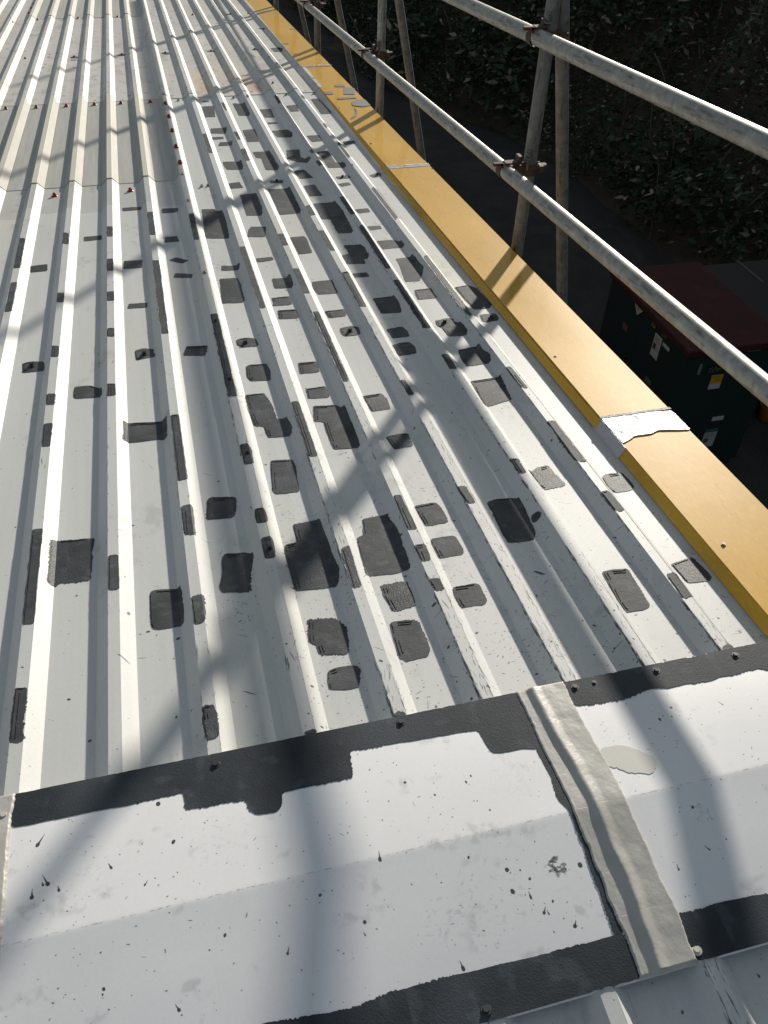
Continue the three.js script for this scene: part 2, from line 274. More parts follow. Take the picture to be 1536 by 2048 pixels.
function roofTexNear() {
  const W = NS, H = NS, d = new Uint8Array(W * H * 4);
  for (let j = 0; j < H; j++) { const v = vOf((j + 0.5) / H); for (let i = 0; i < W; i++) { const u = NU0 + (NU1 - NU0) * (i + 0.5) / W; const k = (j * W + i) * 4;
    const big = fbm(u * 3.1, v * 1.3, 3) - 0.5, fine = vn(u * 420, v * 300) - 0.5, streak = fbm(u * 60, v * 2.2, 2) - 0.5; let g = 202 + big * 15 + fine * 6 + streak * 6;
    const grime = ss(0.58, 0.8, fbm(u * 9 + 4, v * 6, 4)) * ss(0.45, 0.7, fbm(u * 40, v * 30 + 9, 3)) * 16; g -= grime; let r = g - 1, b = g - 2;
    const warm = ss(0.55, 0.8, fbm(u * 2 + 7, v * 1.1 + 3, 3)) * 5; r += warm * 0.4; b -= warm;
    d[k] = r; d[k + 1] = g; d[k + 2] = b; d[k + 3] = 255; } }
  const tx = u => (u - NU0) / (NU1 - NU0), dot = paintInto(d, W, H, tx, tvOf);
  const right = u => ss(0.3, 0.75, u);
  // fine specks, paint spatter and scuffs
  for (let n = 0; n < 5200; n++) { const u = rr(-0.45, 1.66), v = 0.28 + 4.2 * Math.pow(rnd(), 1.7); if (rnd() > 0.2 + 0.8 * right(u)) continue; const s = 0.0006 + 0.0011 * rnd() * rnd(); dot(u, v, s, s * rr(1, 2.4), rr(0, 3.1), DK, rr(0.35, 0.95)); }
  for (let n = 0; n < 420; n++) { const u = rr(-0.4, 1.66), v = 0.28 + 3.4 * Math.pow(rnd(), 1.5); if (rnd() > 0.25 + 0.75 * right(u)) continue; const s = rr(0.0014, 0.0034); dot(u, v, s, s * rr(0.7, 1.8), rr(0, 3.1), DK, 0.9); }
  // short dark scratches
  for (let n = 0; n < 420; n++) { const u = rr(-0.4, 1.66), v = 0.28 + 3.6 * Math.pow(rnd(), 1.4); if (rnd() > 0.12 + 0.88 * right(u)) continue; dot(u, v, rr(0.004, 0.013), rr(0.0005, 0.0011), rr(-0.9, 0.9) + (rnd() < 0.4 ? 1.57 : 0), DK, rr(0.4, 0.9)); }
  // clusters of scuffing
  for (const [cu, cv, s, m] of [[0.58, 3.35, 0.05, 90], [0.6, 2.95, 0.04, 60], [0.56, 1.75, 0.04, 50], [0.64, 1.02, 0.05, 60], [0.43, 0.72, 0.035, 34], [0.7, 0.72, 0.05, 46], [1.0, 0.7, 0.05, 40], [1.03, 1.1, 0.06, 40], [1.22, 0.75, 0.07, 46], [1.05, 0.45, 0.05, 60], [1.42, 0.6, 0.07, 40], [0.62, 0.5, 0.04, 40], [0.82, 0.95, 0.05, 40]])
    for (let n = 0; n < m; n++) { const a = rr(0, 6.3), q = s * Math.sqrt(-Math.log(1 - rnd() * 0.95)); dot(cu + Math.cos(a) * q, cv + Math.sin(a) * q * 1.6, rr(0.0008, 0.005), rr(0.0005, 0.0013), rr(-1, 1), DK, rr(0.3, 0.9)); }
  // worn dark edges along the crests of the right-hand ribs
  for (let k = 0; k <= 9; k++) { const e = k < 4 ? 0.12 : 1; const m = Math.round(620 * e); for (let n = 0; n < m; n++) { const v = 0.3 + 3.2 * Math.pow(rnd(), 1.5), where = rnd(); const u = L(k) + (where < 0.62 ? rr(-0.004, 0.002) : where < 0.82 ? rr(0, 0.028) : 0.028 + rr(-0.002, 0.003)); if (fbm(v * 3.3 + k * 5, k, 3) < 0.42) continue; const q = rnd() * rnd(); dot(u, v, rr(0.0004, 0.0011), 0.002 + 0.022 * q, rr(-0.14, 0.14) * (where < 0.62 ? 0.25 : 2), DK, rr(0.25, 0.9)); } }
  // pale arcs scratched into the pans near the verge
  for (let n = 0; n < 240; n++) { const u = rr(1.36, 1.64), v = rr(0.5, 2.2), a = rr(0.3, 1.1), l = rr(0.01, 0.05), c = rr(-3, 3); for (let t = -1; t <= 1; t += 0.25) { const aa = a + t * c * l; dot(u + Math.cos(aa) * l * t, v + Math.sin(aa) * l * t, l * 0.16, 0.0006, aa, PALE, 0.4); } }
  // a few larger splashes seen beside the patches
  for (const [u, v, a, b, t] of [[0.588, 0.80, 0.006, 0.012, 0.3], [1.215, 0.69, 0.004, 0.016, 0.9], [0.145, 0.62, 0.016, 0.0016, -0.7], [0.415, 0.47, 0.015, 0.0014, -0.6], [0.9, 0.62, 0.006, 0.004, 0], [0.02, 0.55, 0.004, 0.003, 0], [0.2, 0.72, 0.005, 0.003, 0], [0.27, 0.68, 0.006, 0.0035, 0.5], [0.32, 1.12, 0.003, 0.004, 0]]) dot(u, v, a, b, t, DK, 0.95);
  // drying marks where the upper lap was primed grey
  for (let j = 0; j < H; j++) { const v = vOf((j + 0.5) / H); if (v < 3.2 || v > 4.6) continue; for (let i = 0; i < W; i++) { const u = NU0 + (NU1 - NU0) * (i + 0.5) / W; const edge = 3.83 + 0.1 * (hash(Math.floor((u - U0 + 0.03) / 0.2) + 5, 3) - 0.5) + 0.02 * (vn(u * 30, 2) - 0.5); if (u < 0.5 && v > edge) { const k = (j * W + i) * 4; for (let c = 0; c < 3; c++) d[k + c] -= 15; } } }
  return finish(d, W, H, true);
}
const FU0 = -2.6, FU1 = 1.8, FV0 = 4.1, FV1 = 13.6;
function roofTexFar() {
  const W = 1024, H = 1024, d = new Uint8Array(W * H * 4), blots = [[1.2, 6.75, 0.06, 0.5, [206, 168, 138], 0.6], [1.24, 6.5, 0.04, 0.18, [182, 120, 92], 0.7], [1.05, 7.2, 0.07, 0.7, [216, 196, 172], 0.5], [0.82, 6.9, 0.06, 0.5, [212, 180, 140], 0.6], [0.84, 6.55, 0.05, 0.2, [200, 150, 110], 0.5], [-1.1, 9.8, 0.2, 1.2, [208, 184, 160], 0.5]];
  for (let j = 0; j < H; j++) { const v = FV0 + (FV1 - FV0) * (j + 0.5) / H; for (let i = 0; i < W; i++) { const u = FU0 + (FU1 - FU0) * (i + 0.5) / W, k = (j * W + i) * 4;
    let g = 196 + (fbm(u * 4, v * 1.4, 3) - 0.5) * 26 + (vn(u * 200, v * 60) - 0.5) * 8 + (fbm(u * 45, v * 1.2, 2) - 0.5) * 10; g -= ss(0.56, 0.75, fbm(u * 14, v * 9 + 2, 4)) * 16; const c = [g + 2, g, g - 6];
    for (const [x, y, a, b, col, al] of blots) { const q = Math.hypot((u - x) / a, (v - y) / b) + (fbm(u * 30, v * 12, 3) - 0.5) * 1.2; const m = al * cl(1.2 - q); if (m > 0) for (let t = 0; t < 3; t++) c[t] += (col[t] - c[t]) * m; }
    for (let t = 0; t < 3; t++) d[k + t] = cl(c[t], 0, 255); d[k + 3] = 255; } }
  const dot = paintInto(d, W, H, u => (u - FU0) / (FU1 - FU0), v => (v - FV0) / (FV1 - FV0));
  for (let n = 0; n < 700; n++) dot(rr(-1.2, 1.65), rr(6.2, 11.5), rr(0.004, 0.012), rr(0.004, 0.02), rr(0, 3), DK, rr(0.2, 0.75));
  return finish(d, W, H, true);
}
const speckle = (s, lo, hi) => tex(512, 512, (x, y, i, j) => { const g = lo + (hi - lo) * (0.55 * fbm(x * 24, y * 24, 4) + 0.45 * hash(i, j)); return [g, g, g]; }, false, s, s);
const leather = tex(512, 512, (x, y, i, j) => { const g = 255 * (0.5 * vn(x * 90, y * 90) + 0.3 * vn(x * 40, y * 44) + 0.2 * hash(i, j)); return [g, g, g]; }, false);
const brush = tex(512, 512, (x, y, i, j) => { const g = 255 * (0.45 * vn(x * 26 + 1.5 * vn(x * 5, y * 5), y * 150) + 0.4 * fbm(x * 10, y * 12, 3) + 0.15 * hash(i, j)); return [g, g, g]; }, false);
const slateMap = tex(512, 512, (x, y, i, j) => { const n = fbm(x * 7, y * 7, 4), f = hash(i, j); const g = 65 + (n - 0.5) * 34 + (f - 0.5) * 5 + ss(0.6, 0.75, fbm(x * 16 + 3, y * 16, 3)) * 14; return [g - 1, g + 2, g + 5]; });

// ---------- materials ----------
const M = {};
M.sheet = std({ map: roofTexNear(), roughness: 0.5, metalness: 0 });
M.sheetFar = std({ map: roofTexFar(), roughness: 0.52 });
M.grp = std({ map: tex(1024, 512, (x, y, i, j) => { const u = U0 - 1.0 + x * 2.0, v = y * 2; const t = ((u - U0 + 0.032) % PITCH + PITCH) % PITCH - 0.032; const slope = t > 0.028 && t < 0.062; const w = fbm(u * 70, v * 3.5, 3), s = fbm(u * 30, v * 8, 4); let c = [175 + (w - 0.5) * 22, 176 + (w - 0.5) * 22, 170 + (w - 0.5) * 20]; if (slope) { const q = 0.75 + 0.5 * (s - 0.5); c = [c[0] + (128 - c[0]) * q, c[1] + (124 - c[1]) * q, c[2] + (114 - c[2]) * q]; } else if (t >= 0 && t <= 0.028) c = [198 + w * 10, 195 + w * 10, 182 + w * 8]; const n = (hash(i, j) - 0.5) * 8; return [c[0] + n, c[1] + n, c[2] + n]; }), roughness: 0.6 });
M.cap = null;
M.slate = phys({ map: slateMap, bumpMap: brush, bumpScale: 0.0008, roughness: 0.6 });
M.slate2 = phys({ map: slateMap, color: lin(1.12, 1.12, 1.12), bumpMap: brush, bumpScale: 0.0008, roughness: 0.65 });
M.slate3 = phys({ map: slateMap, color: lin(0.92, 0.95, 0.98), bumpMap: leather, bumpScale: 0.0008, roughness: 0.5 });
for (const m of [M.slate, M.slate2, M.slate3]) { m.map = slateMap.clone(); m.map.repeat.set(2.5, 2.5); m.bumpMap = (m === M.slate3 ? leather : brush).clone(); m.bumpMap.repeat.set(7, 7); m.map.needsUpdate = m.bumpMap.needsUpdate = true; }
M.band = phys({ map: slateMap.clone(), color: lin(0.78, 0.86, 0.94), bumpMap: leather.clone(), bumpScale: 0.0005, roughness: 0.6, specularIntensity: 0.4 }); M.band.map.repeat.set(1.7, 1.7); M.band.bumpMap.repeat.set(7, 7);
M.tape = std({ color: lin(0.58, 0.565, 0.53), map: tex(512, 512, (x, y, i, j) => { const g = 232 + (fbm(x * 6, y * 6, 4) - 0.5) * 26 + (hash(i, j) - 0.5) * 8; return [g, g, g - 2]; }), roughness: 0.42, bumpMap: tex(512, 512, (x, y) => { const g = 255 * (0.7 * fbm(x * 7, y * 7, 3) + 0.3 * fbm(x * 30, y * 30, 3)); return [g, g, g]; }, false), bumpScale: 0.0011 });
M.smear = std({ color: lin(0.68, 0.67, 0.63), map: M.tape.map, roughness: 0.5 });
M.screwDark = std({ color: lin(0.025, 0.028, 0.032), roughness: 0.45 });
M.screwGrey = std({ color: lin(0.3, 0.3, 0.3), roughness: 0.4, metalness: 0.7 });
M.washerPale = std({ color: lin(0.55, 0.53, 0.48), roughness: 0.5 });
M.red = std({ color: lin(0.32, 0.02, 0.02), roughness: 0.4 });
M.washer = std({ color: lin(0.06, 0.06, 0.065), roughness: 0.6 });
const goldBump = tex(1024, 1024, (x, y, i, j) => { const g = 255 * (0.75 * fbm(x * 3, y * 14, 3) + 0.18 * fbm(x * 60, y * 60, 3) + 0.07 * hash(i, j)); return [g, g, g]; }, false);
const goldMap = tex(1024, 1024, (x, y, i, j) => { const n = fbm(x * 5, y * 5, 4) - 0.5, f = hash(i, j) - 0.5, sc = ss(0.72, 0.78, vn(x * 40 + y * 90, y * 6 - x * 130)) * 8 - ss(0.66, 0.74, fbm(x * 11 + 5, y * 9, 4)) * ss(0.5, 0.7, vn(x * 90, y * 70)) * 10 - (vn(x * 160 + 3, y * 150) > 0.985 ? 70 : 0); return [203 + n * 12 + f * 7 + sc, 157 + n * 12 + f * 6 + sc, 50 + n * 14 + f * 6 + sc]; });
M.gold = new THREE.MeshPhysicalMaterial({ side: THREE.DoubleSide, map: goldMap, metalness: 0.0, roughness: 0.48, specularIntensity: 0.27, clearcoat: 0.22, clearcoatRoughness: 0.07, bumpMap: goldBump, bumpScale: 0.0006 });
M.seal = std({ color: lin(0.42, 0.42, 0.45), roughness: 0.4, bumpMap: M.tape.bumpMap.clone(), bumpScale: 0.0045 });
M.greyPatch = std({ color: lin(0.17, 0.165, 0.155), roughness: 0.55, bumpMap: brush, bumpScale: 0.0006 });
const galvMap = tex(512, 512, (x, y, i, j) => { const n = fbm(x * 8, y * 40, 4), s = ss(0.6, 0.75, fbm(x * 20, y * 10 + 5, 4)); const g = 168 + (n - 0.5) * 60 - s * 34 + (hash(i, j) - 0.5) * 12; return [g + 3, g + 1, g - 4 - s * 8]; });
M.galv = std({ map: galvMap, color: lin(0.84, 0.85, 0.84), roughness: 0.48, metalness: 0.45 });
M.galvDull = std({ map: galvMap, color: lin(0.5, 0.51, 0.51), roughness: 0.6, metalness: 0.3 });
M.rust = std({ map: tex(256, 256, (x, y, i, j) => { const n = fbm(x * 12, y * 12, 4); return [62 + n * 48 + 10 * hash(i, j), 52 + n * 38, 46 + n * 32]; }), roughness: 0.75, metalness: 0.3 });
M.rustRed = std({ color: lin(0.11, 0.03, 0.022), roughness: 0.8 });

// ---------- setting: ground, bank ----------
const GY = -4.7;
const toeX = z => 8.7 - 3.6 * ss(-9, -26, z) + 0.35 * Math.sin(z * 0.7);
{ const g = new THREE.PlaneGeometry(240, 240, 60, 60).rotateX(-Math.PI / 2).translate(40, GY, -40); const uv = g.attributes.uv; for (let i = 0; i < uv.count; i++) uv.setXY(i, uv.getX(i) * 60, uv.getY(i) * 60);
  structure('ground', g, std({ map: tex(512, 512, (x, y, i, j) => { const n = fbm(x * 9, y * 9, 5); return [30 + n * 30 + hash(i, j) * 14, 29 + n * 28 + hash(i, j) * 12, 28 + n * 26 + hash(i, j) * 10]; }), roughness: 1, bumpMap: speckle(1, 0, 255), bumpScale: 0.03 })); }
const bankY = (x, z) => { const t = (x - toeX(z)) / 5; return GY - 0.1 + 5.2 * ss(-0.05, 1.0, t) + 0.5 * (fbm(x * 0.5, z * 0.5, 3) - 0.5); };
{ const pos = [], idx = [], uv = [], nz = 110, nx = 26; for (let j = 0; j <= nz; j++) { const z = 8 - 62 * j / nz; for (let i = 0; i <= nx; i++) { const x = toeX(z) - 0.3 + 16 * Math.pow(i / nx, 1.5); pos.push(x, bankY(x, z), z); uv.push(x * 0.4, z * 0.4); if (i && j) { const a = j * (nx + 1) + i; idx.push(a, a - nx - 2, a - 1, a, a - nx - 1, a - nx - 2); } } }
  structure('bank', geom(pos, idx, uv), std({ map: tex(256, 256, (x, y, i, j) => { const n = fbm(x * 10, y * 10, 4); return [52 + n * 34, 44 + n * 30, 34 + n * 22]; }), roughness: 1 })); }

// ---------- building wall below the roof ----------
{ const t = thing('building_wall', 'grey clad end wall of the building beneath the gold verge flashing', 'wall');
  const wm = std({ color: lin(0.2, 0.2, 0.2), roughness: 0.7 }); const z0 = 4, z1 = -13.4;
  const top = z => -Math.abs(z) * Math.tan(A) - 0.02; const sh = new THREE.Shape([[z0, GY], [z1, GY], [z1, top(z1)], [0, top(0)], [z0, top(z0)]].map(p => new THREE.Vector2(p[0], p[1])));
  const g = new THREE.ExtrudeGeometry(sh, { depth: 0.18, bevelEnabled: false }); g.rotateY(-Math.PI / 2); g.translate(1.86, 0, 0);
  part('wall_panel', g, wm, t);
  for (let k = 0; k < 34; k++) { const z = z0 - 0.25 - k * 0.5; part('cladding_rib', box(0.03, top(z) - GY - 0.05, 0.06, 1.875, (top(z) + GY) / 2, z), wm, t); } }

// ---------- roof sheets ----------
const roof = thing('metal_roof', 'pale ribbed metal roof covered with dark grey rectangular paint patches', 'roof');
const slopeF = new THREE.Group();
function sheetGeo(u0, u1, v0, v1, lift, uvf, back = false, widen = 0) {
  const xs = [u0, ...bends(u0, u1), u1], pos = [], uv = [], idx = []; const nv = Math.max(2, Math.ceil((v1 - v0) / 0.16));
  const vs = [...Array(nv + 1).keys()].map(i => v0 + (v1 - v0) * i / nv);
  const lip = (u, w) => w + lift + widen * (rib(u) > 0.001 ? 1 : 0);
  for (let i = xs.length - 2; i >= 0; i--) if (xs[i + 1] - xs[i] > 0.06) { const a = xs[i], b = xs[i + 1]; xs.splice(i + 1, 0, a + (b - a) * 0.25, a + (b - a) * 0.5, a + (b - a) * 0.75); }
  const dish = (u, v) => { if (rib(u) > 1e-4) return 0; const t = (((u - U0) % PITCH + PITCH) % PITCH - 0.06) / 0.108; return 0.0011 * Math.sin(Math.PI * cl(t)) * (fbm(v * 1.7 + Math.floor((u - U0) / PITCH) * 7.7, 3, 2) - 0.62); };
  for (let i = 0; i + 1 < xs.length; i++) { const a = xs[i], b = xs[i + 1], e = 1e-6; const wa = rib(a + e), wb = rib(b - e); const base = pos.length / 3;
    for (const v of vs) { const s = (vn(v * 0.9, i * 3.7) - 0.5) * 0.0012; for (const [u, w] of [[a, wa], [b, wb]]) { pos.push(u, lip(u, w) + (w > 0.03 ? s : 0) + dish(u, v), back ? v : -v); uv.push(...uvf(u, v)); } }
    for (let k = 0; k < vs.length - 1; k++) { const p = base + 2 * k; back ? idx.push(p, p + 2, p + 1, p + 1, p + 2, p + 3) : idx.push(p, p + 1, p + 2, p + 1, p + 3, p + 2); }
    // turned-down ends give the laps a real edge
    for (const [v, f] of [[v0, 1], [v1, -1]]) { const q = pos.length / 3; for (const [u, w] of [[a, wa], [b, wb]]) { pos.push(u, lip(u, w), back ? v : -v, u, w - 0.0015, back ? v : -v); uv.push(...uvf(u, v), ...uvf(u, v)); } idx.push(q, q + 1, q + 2, q + 1, q + 3, q + 2); } }
  // side edges
  return geom(pos, idx, uv);
}
const uvN = (u, v) => [(u - NU0) / (NU1 - NU0), tvOf(cl(v, NV0, NV1))];
const uvF = (u, v) => [(u - FU0) / (FU1 - FU0), (v - FV0) / (FV1 - FV0)];
const uvG = (u, v) => [(u - U0 + 1.0) / 2.0, v / 2];
const SEAM = [L(-6) - 0.024, L(-1) - 0.024, L(4) - 0.024, L(9) - 0.024, 1.84];
const frontSheets = [];
const S = (name, geo, mat, label) => { const m = part(name, geo, mat, roof, label); m.rotation.x = -A; return m; };
for (let c = 0; c < 4; c++) {
  const u0 = SEAM[c], u1 = SEAM[c + 1] + (c < 3 ? 0.03 : 0), up = c === 2 ? 0.0012 : c === 3 ? 0.0 : c === 1 ? 0 : 0.0012;
  const rl = c < 2; // columns with a rooflight
  frontSheets[c] = S('roof_sheet', sheetGeo(u0, u1, 0.06, rl ? 4.34 : 6.36, up, uvN), M.sheet);
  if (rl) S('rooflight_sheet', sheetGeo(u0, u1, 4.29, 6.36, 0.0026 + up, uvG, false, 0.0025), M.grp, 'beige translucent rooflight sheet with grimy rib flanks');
  S('roof_sheet', sheetGeo(u0, u1, 6.28, c === 1 ? 10.3 : 13.2, 0.0042 + up, uvF), M.sheetFar);
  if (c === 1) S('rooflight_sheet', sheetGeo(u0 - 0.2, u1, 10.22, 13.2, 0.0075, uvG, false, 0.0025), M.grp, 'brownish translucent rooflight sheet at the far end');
  S('roof_sheet', sheetGeo(u0, u1, 0.06, 3.2, up, (u, v) => uvN(u, v + 0.9), true), M.sheet).rotation.x = A;
}
// dark paint patches laid over pans and crests
const coatH = u => rib(u);
PATCHES.forEach((p, i) => { let cu = 0, cv = 0; for (let k = 0; k < p.length; k += 2) { cu += p[k]; cv += p[k + 1]; } cu /= p.length / 2 * 1000; cv /= p.length / 2 * 1000;
  const c = cu < SEAM[1] ? 0 : cu < SEAM[2] ? 1 : cu < SEAM[3] ? 2 : 3; const far = cv > 4.4; const near = cl(1.3 - cv / 4, 0.4, 1);
  const o = ragged(p, 1.1 + 1.3 * hash(i, 3), cv > 3 ? 13 : 3, i); const up = c === 2 ? 0.0012 : 0;
  const g = coat(o, 0.0011 + up + (cv > 6.28 ? 0.0042 : 0), bends, coatH, roofMap);
  const beads = []; if (cv < 2.6 && cv > 0.36) { let area = 0; const n = p.length / 2; for (let k = 0; k < n; k++) { const a = 2 * k, b = (2 * k + 2) % p.length; area += p[a] * p[b + 1] - p[b] * p[a + 1]; } const sg = Math.sign(area);
    for (let k = 0; k < n; k++) { const a = 2 * k, b = (2 * k + 2) % p.length, dx = p[b] - p[a], dy = p[b + 1] - p[a + 1], l = Math.hypot(dx, dy); if (l < 26) continue; const nx = dy / l * sg, ny = -dx / l * sg; if (nx > -0.6 && !(ny > 0.6 && hash(i, k) > 0.4)) continue; const ex = dx / l, ey = dy / l; for (let r = 0; r < 2; r++) { if (r && hash(i, k + 40) < 0.5) continue; const e = 2.5 + 4 * hash(i, k + 9) + r * 8, w = 1.2 + 0.9 * hash(i, k + 5); const A1 = 4 + 5 * hash(i, k + 3 + r), B1 = l - 4 - (r ? l * 0.4 * hash(i, k + 7) : 5 * hash(i, k)); if (B1 - A1 < 12) continue; const P4 = []; for (const [q, f] of [[A1, e], [B1, e], [B1, e + w], [A1, e + w]]) P4.push(p[a] + ex * q - nx * f, p[a + 1] + ey * q - ny * f); beads.push(coat(ragged(P4, 0.9, 3.5, i + k + r), 0.0026 + up, bends, coatH, roofMap)); } } }
  const gAll = beads.length ? mergeGeometries([g, ...beads]) : g;
  const m = new THREE.Mesh(gAll, cv < 0.36 ? M.slate : [M.slate, M.slate2, M.slate3, M.slate2][Math.floor(hash(i, 9) * 4)]); m.name = 'paint_patch'; m.castShadow = m.receiveShadow = true; frontSheets[c].add(m); });
// screws with washers
const hexG = new THREE.CylinderGeometry(0.0055, 0.0058, 0.008, 6), washG = new THREE.CylinderGeometry(0.0085, 0.0095, 0.0025, 18), capG = new THREE.LatheGeometry([[0, 0.017], [0.006, 0.0165], [0.009, 0.013], [0.0105, 0.004], [0.0165, 0.0015], [0.0165, 0]].map(p => new THREE.Vector2(p[0], p[1])), 14);
function screw(parent, u, v, w, kind, back = 1, big = 1) { const head = new THREE.Mesh(kind === 'red' ? capG : mergeGeometries([washG.clone().translate(0, 0.0013, 0), hexG.clone().translate(0, 0.0065, 0)].map(g => g.toNonIndexed())), kind === 'red' ? M.red : kind === 'grey' ? M.screwGrey : kind === 'pale' ? M.washerPale : M.screwDark); head.name = 'roofing_screw'; head.castShadow = head.receiveShadow = true; head.position.set(u, w, -v * back); head.scale.setScalar(big); head.rotation.y = hash(u * 999, v * 999) * 6; head.rotation.x = (hash(u * 77, v * 55) - 0.5) * 0.2; parent.add(head); return head; }
for (const kind of ['dark', 'grey', 'red']) for (const [a, b] of SCREWS[kind]) { const u = a / 1000, v = b / 1000; let near = Math.round((u - L(0) - 0.014) / PITCH); const onCrest = rib(u) > 0.02; const c = u < SEAM[1] ? 0 : u < SEAM[2] ? 1 : u < SEAM[3] ? 2 : 3; screw(frontSheets[c], u, v, rib(u) + (v > 6.28 ? 0.0042 : v > 4.29 ? 0.004 : 0.001), kind, 1, kind === 'red' ? 1.1 : onCrest ? 0.95 : v > 3 ? 1.3 : 1.4); }
shadow(roof);

// ---------- ridge cap ----------
const ridge = thing('ridge_cap', 'white folded ridge capping with dark painted edges and grey sealing tape', 'ridge capping');
const CW = 0.034;
const capXYZ = (u, d, w) => d >= 0 ? [u, -d * Math.sin(A) + w * Math.cos(A), -d * Math.cos(A) - w * Math.sin(A) * ss(0, 0.004, d)] : [u, d * Math.sin(A) + w * Math.cos(A), -d * Math.cos(A) + w * Math.sin(A) * ss(0, 0.004, -d)];
const DC = [-0.3, -0.1, -0.005, -0.0015, 0, 0.0015, 0.005, 0.1, 0.3];
M.cap = std({ roughness: 0.42, map: (() => { const W = 2048, H = 1024, d = new Uint8Array(W * H * 4), u0 = -0.4, u1 = 1.7, d0 = -0.32, d1 = 0.32;
  for (let j = 0; j < H; j++) for (let i = 0; i < W; i++) { const u = u0 + (u1 - u0) * i / W, v = d0 + (d1 - d0) * j / H, k = (j * W + i) * 4; let g = 231 + (fbm(u * 5, v * 5, 3) - 0.5) * 12 + (vn(u * 300, v * 300) - 0.5) * 4; const sm = ss(0.6, 0.78, fbm(u * 12 + 3, v * 22, 4)) * ss(0.45, 0.75, fbm(u * 60, v * 46, 3)) * 22; g -= sm; const near = Math.abs(v) < 0.0012 && fbm(u * 140, v * 900, 2) > 0.6 ? 40 : 0; d[k] = g - near; d[k + 1] = g - near; d[k + 2] = g + 1 - near; d[k + 3] = 255; }
  const dot = paintInto(d, W, H, u => (u - u0) / (u1 - u0), v => (v - d0) / (d1 - d0)); const C = [66, 66, 62];
  for (let n = 0; n < CAPD.drops.length; n += 2) { const u = CAPD.drops[n] / 1000, v = CAPD.drops[n + 1] / 1000, s = rr(0.0022, 0.0052) * (n < 50 ? 1 : 0.7), a = rr(0.9, 2.2); dot(u, v, s, s * rr(0.55, 0.95), a, C, 0.96); if (rnd() < 0.5) { const l = rr(2, 5) * s; for (let t = 0.2; t < 1; t += 0.08) dot(u + Math.cos(a) * l * t, v + Math.sin(a) * l * t, s * 0.55 * (1 - t) + 0.0004, s * 0.3 * (1 - t) + 0.0004, a, C, 0.9); } }
  for (let n = 0; n < 620; n++) { const u = rr(-0.3, 1.6), v = rr(-0.24, 0.24), s = rr(0.0004, 0.0013); dot(u, v, s, s * rr(1, 1.8), rr(0, 3), C, rr(0.4, 0.95)); }
  for (let n = 0; n < 26; n++) dot(rr(-0.1, 1.5), rr(-0.22, 0.2), rr(0.002, 0.006), rr(0.0005, 0.001), rr(0, 3), C, rr(0.3, 0.9));
  // scuffed smears
  for (const [cu, cv, a, m, al, col] of [[0.05, 0.12, 0.06, 60, 0.16, [150, 150, 148]], [0.32, 0.1, 0.06, 60, 0.15, [150, 150, 148]], [0.9, 0.09, 0.05, 60, 0.14, [170, 165, 155]], [0.78, -0.11, 0.07, 80, 0.2, [110, 112, 122]], [0.92, -0.09, 0.018, 60, 0.7, C], [0.7, -0.14, 0.05, 60, 0.16, [120, 122, 134]], [1.16, 0.15, 0.04, 40, 0.14, [160, 160, 156]], [1.24, -0.06, 0.02, 24, 0.3, [110, 112, 116]]]) for (let n = 0; n < m; n++) { const q = a * Math.sqrt(rnd()), t = rr(0, 6.3); dot(cu + Math.cos(t) * q, cv + Math.sin(t) * q, 0.0012 + 0.011 * rnd() * rnd(), 0.0006 + 0.004 * rnd() * rnd(), rr(-0.9, 1.1), col, al * rr(0.15, 0.9)); }
  return finish(d, W, H, true); })() });
const uvC = (u, d) => [(u + 0.4) / 2.1, (d + 0.32) / 0.64];
function capGeo(u0, u1, lift) { const pos = [], uv = [], idx = [], n = Math.max(2, Math.round((u1 - u0) / 0.08)); const D = [-0.302, ...DC, 0.302];
  for (let i = 0; i <= n; i++) { const u = u0 + (u1 - u0) * i / n; D.forEach((d, k) => { const w = (k === 0 || k === D.length - 1) ? CW + lift - 0.012 : CW + lift + 0.0012 * (fbm(u * 4, d * 6, 2) - 0.5); pos.push(...capXYZ(u, d, w)); uv.push(...uvC(u, d)); }); }
  const K = D.length; for (let i = 0; i < n; i++) for (let k = 0; k + 1 < K; k++) { const a = i * K + k; idx.push(a, a + K, a + 1, a + 1, a + K, a + K + 1); }
  const g = geom(pos, idx, uv); return g; }
part('cap_section', capGeo(-3.2, -0.1, 0.0015), M.cap, ridge);
const capL = part('cap_section', capGeo(-0.12, 1.05, 0), M.cap, ridge), capR = part('cap_section', capGeo(1.03, 1.66, 0.0018), M.cap, ridge);
const foldCuts = () => []; 
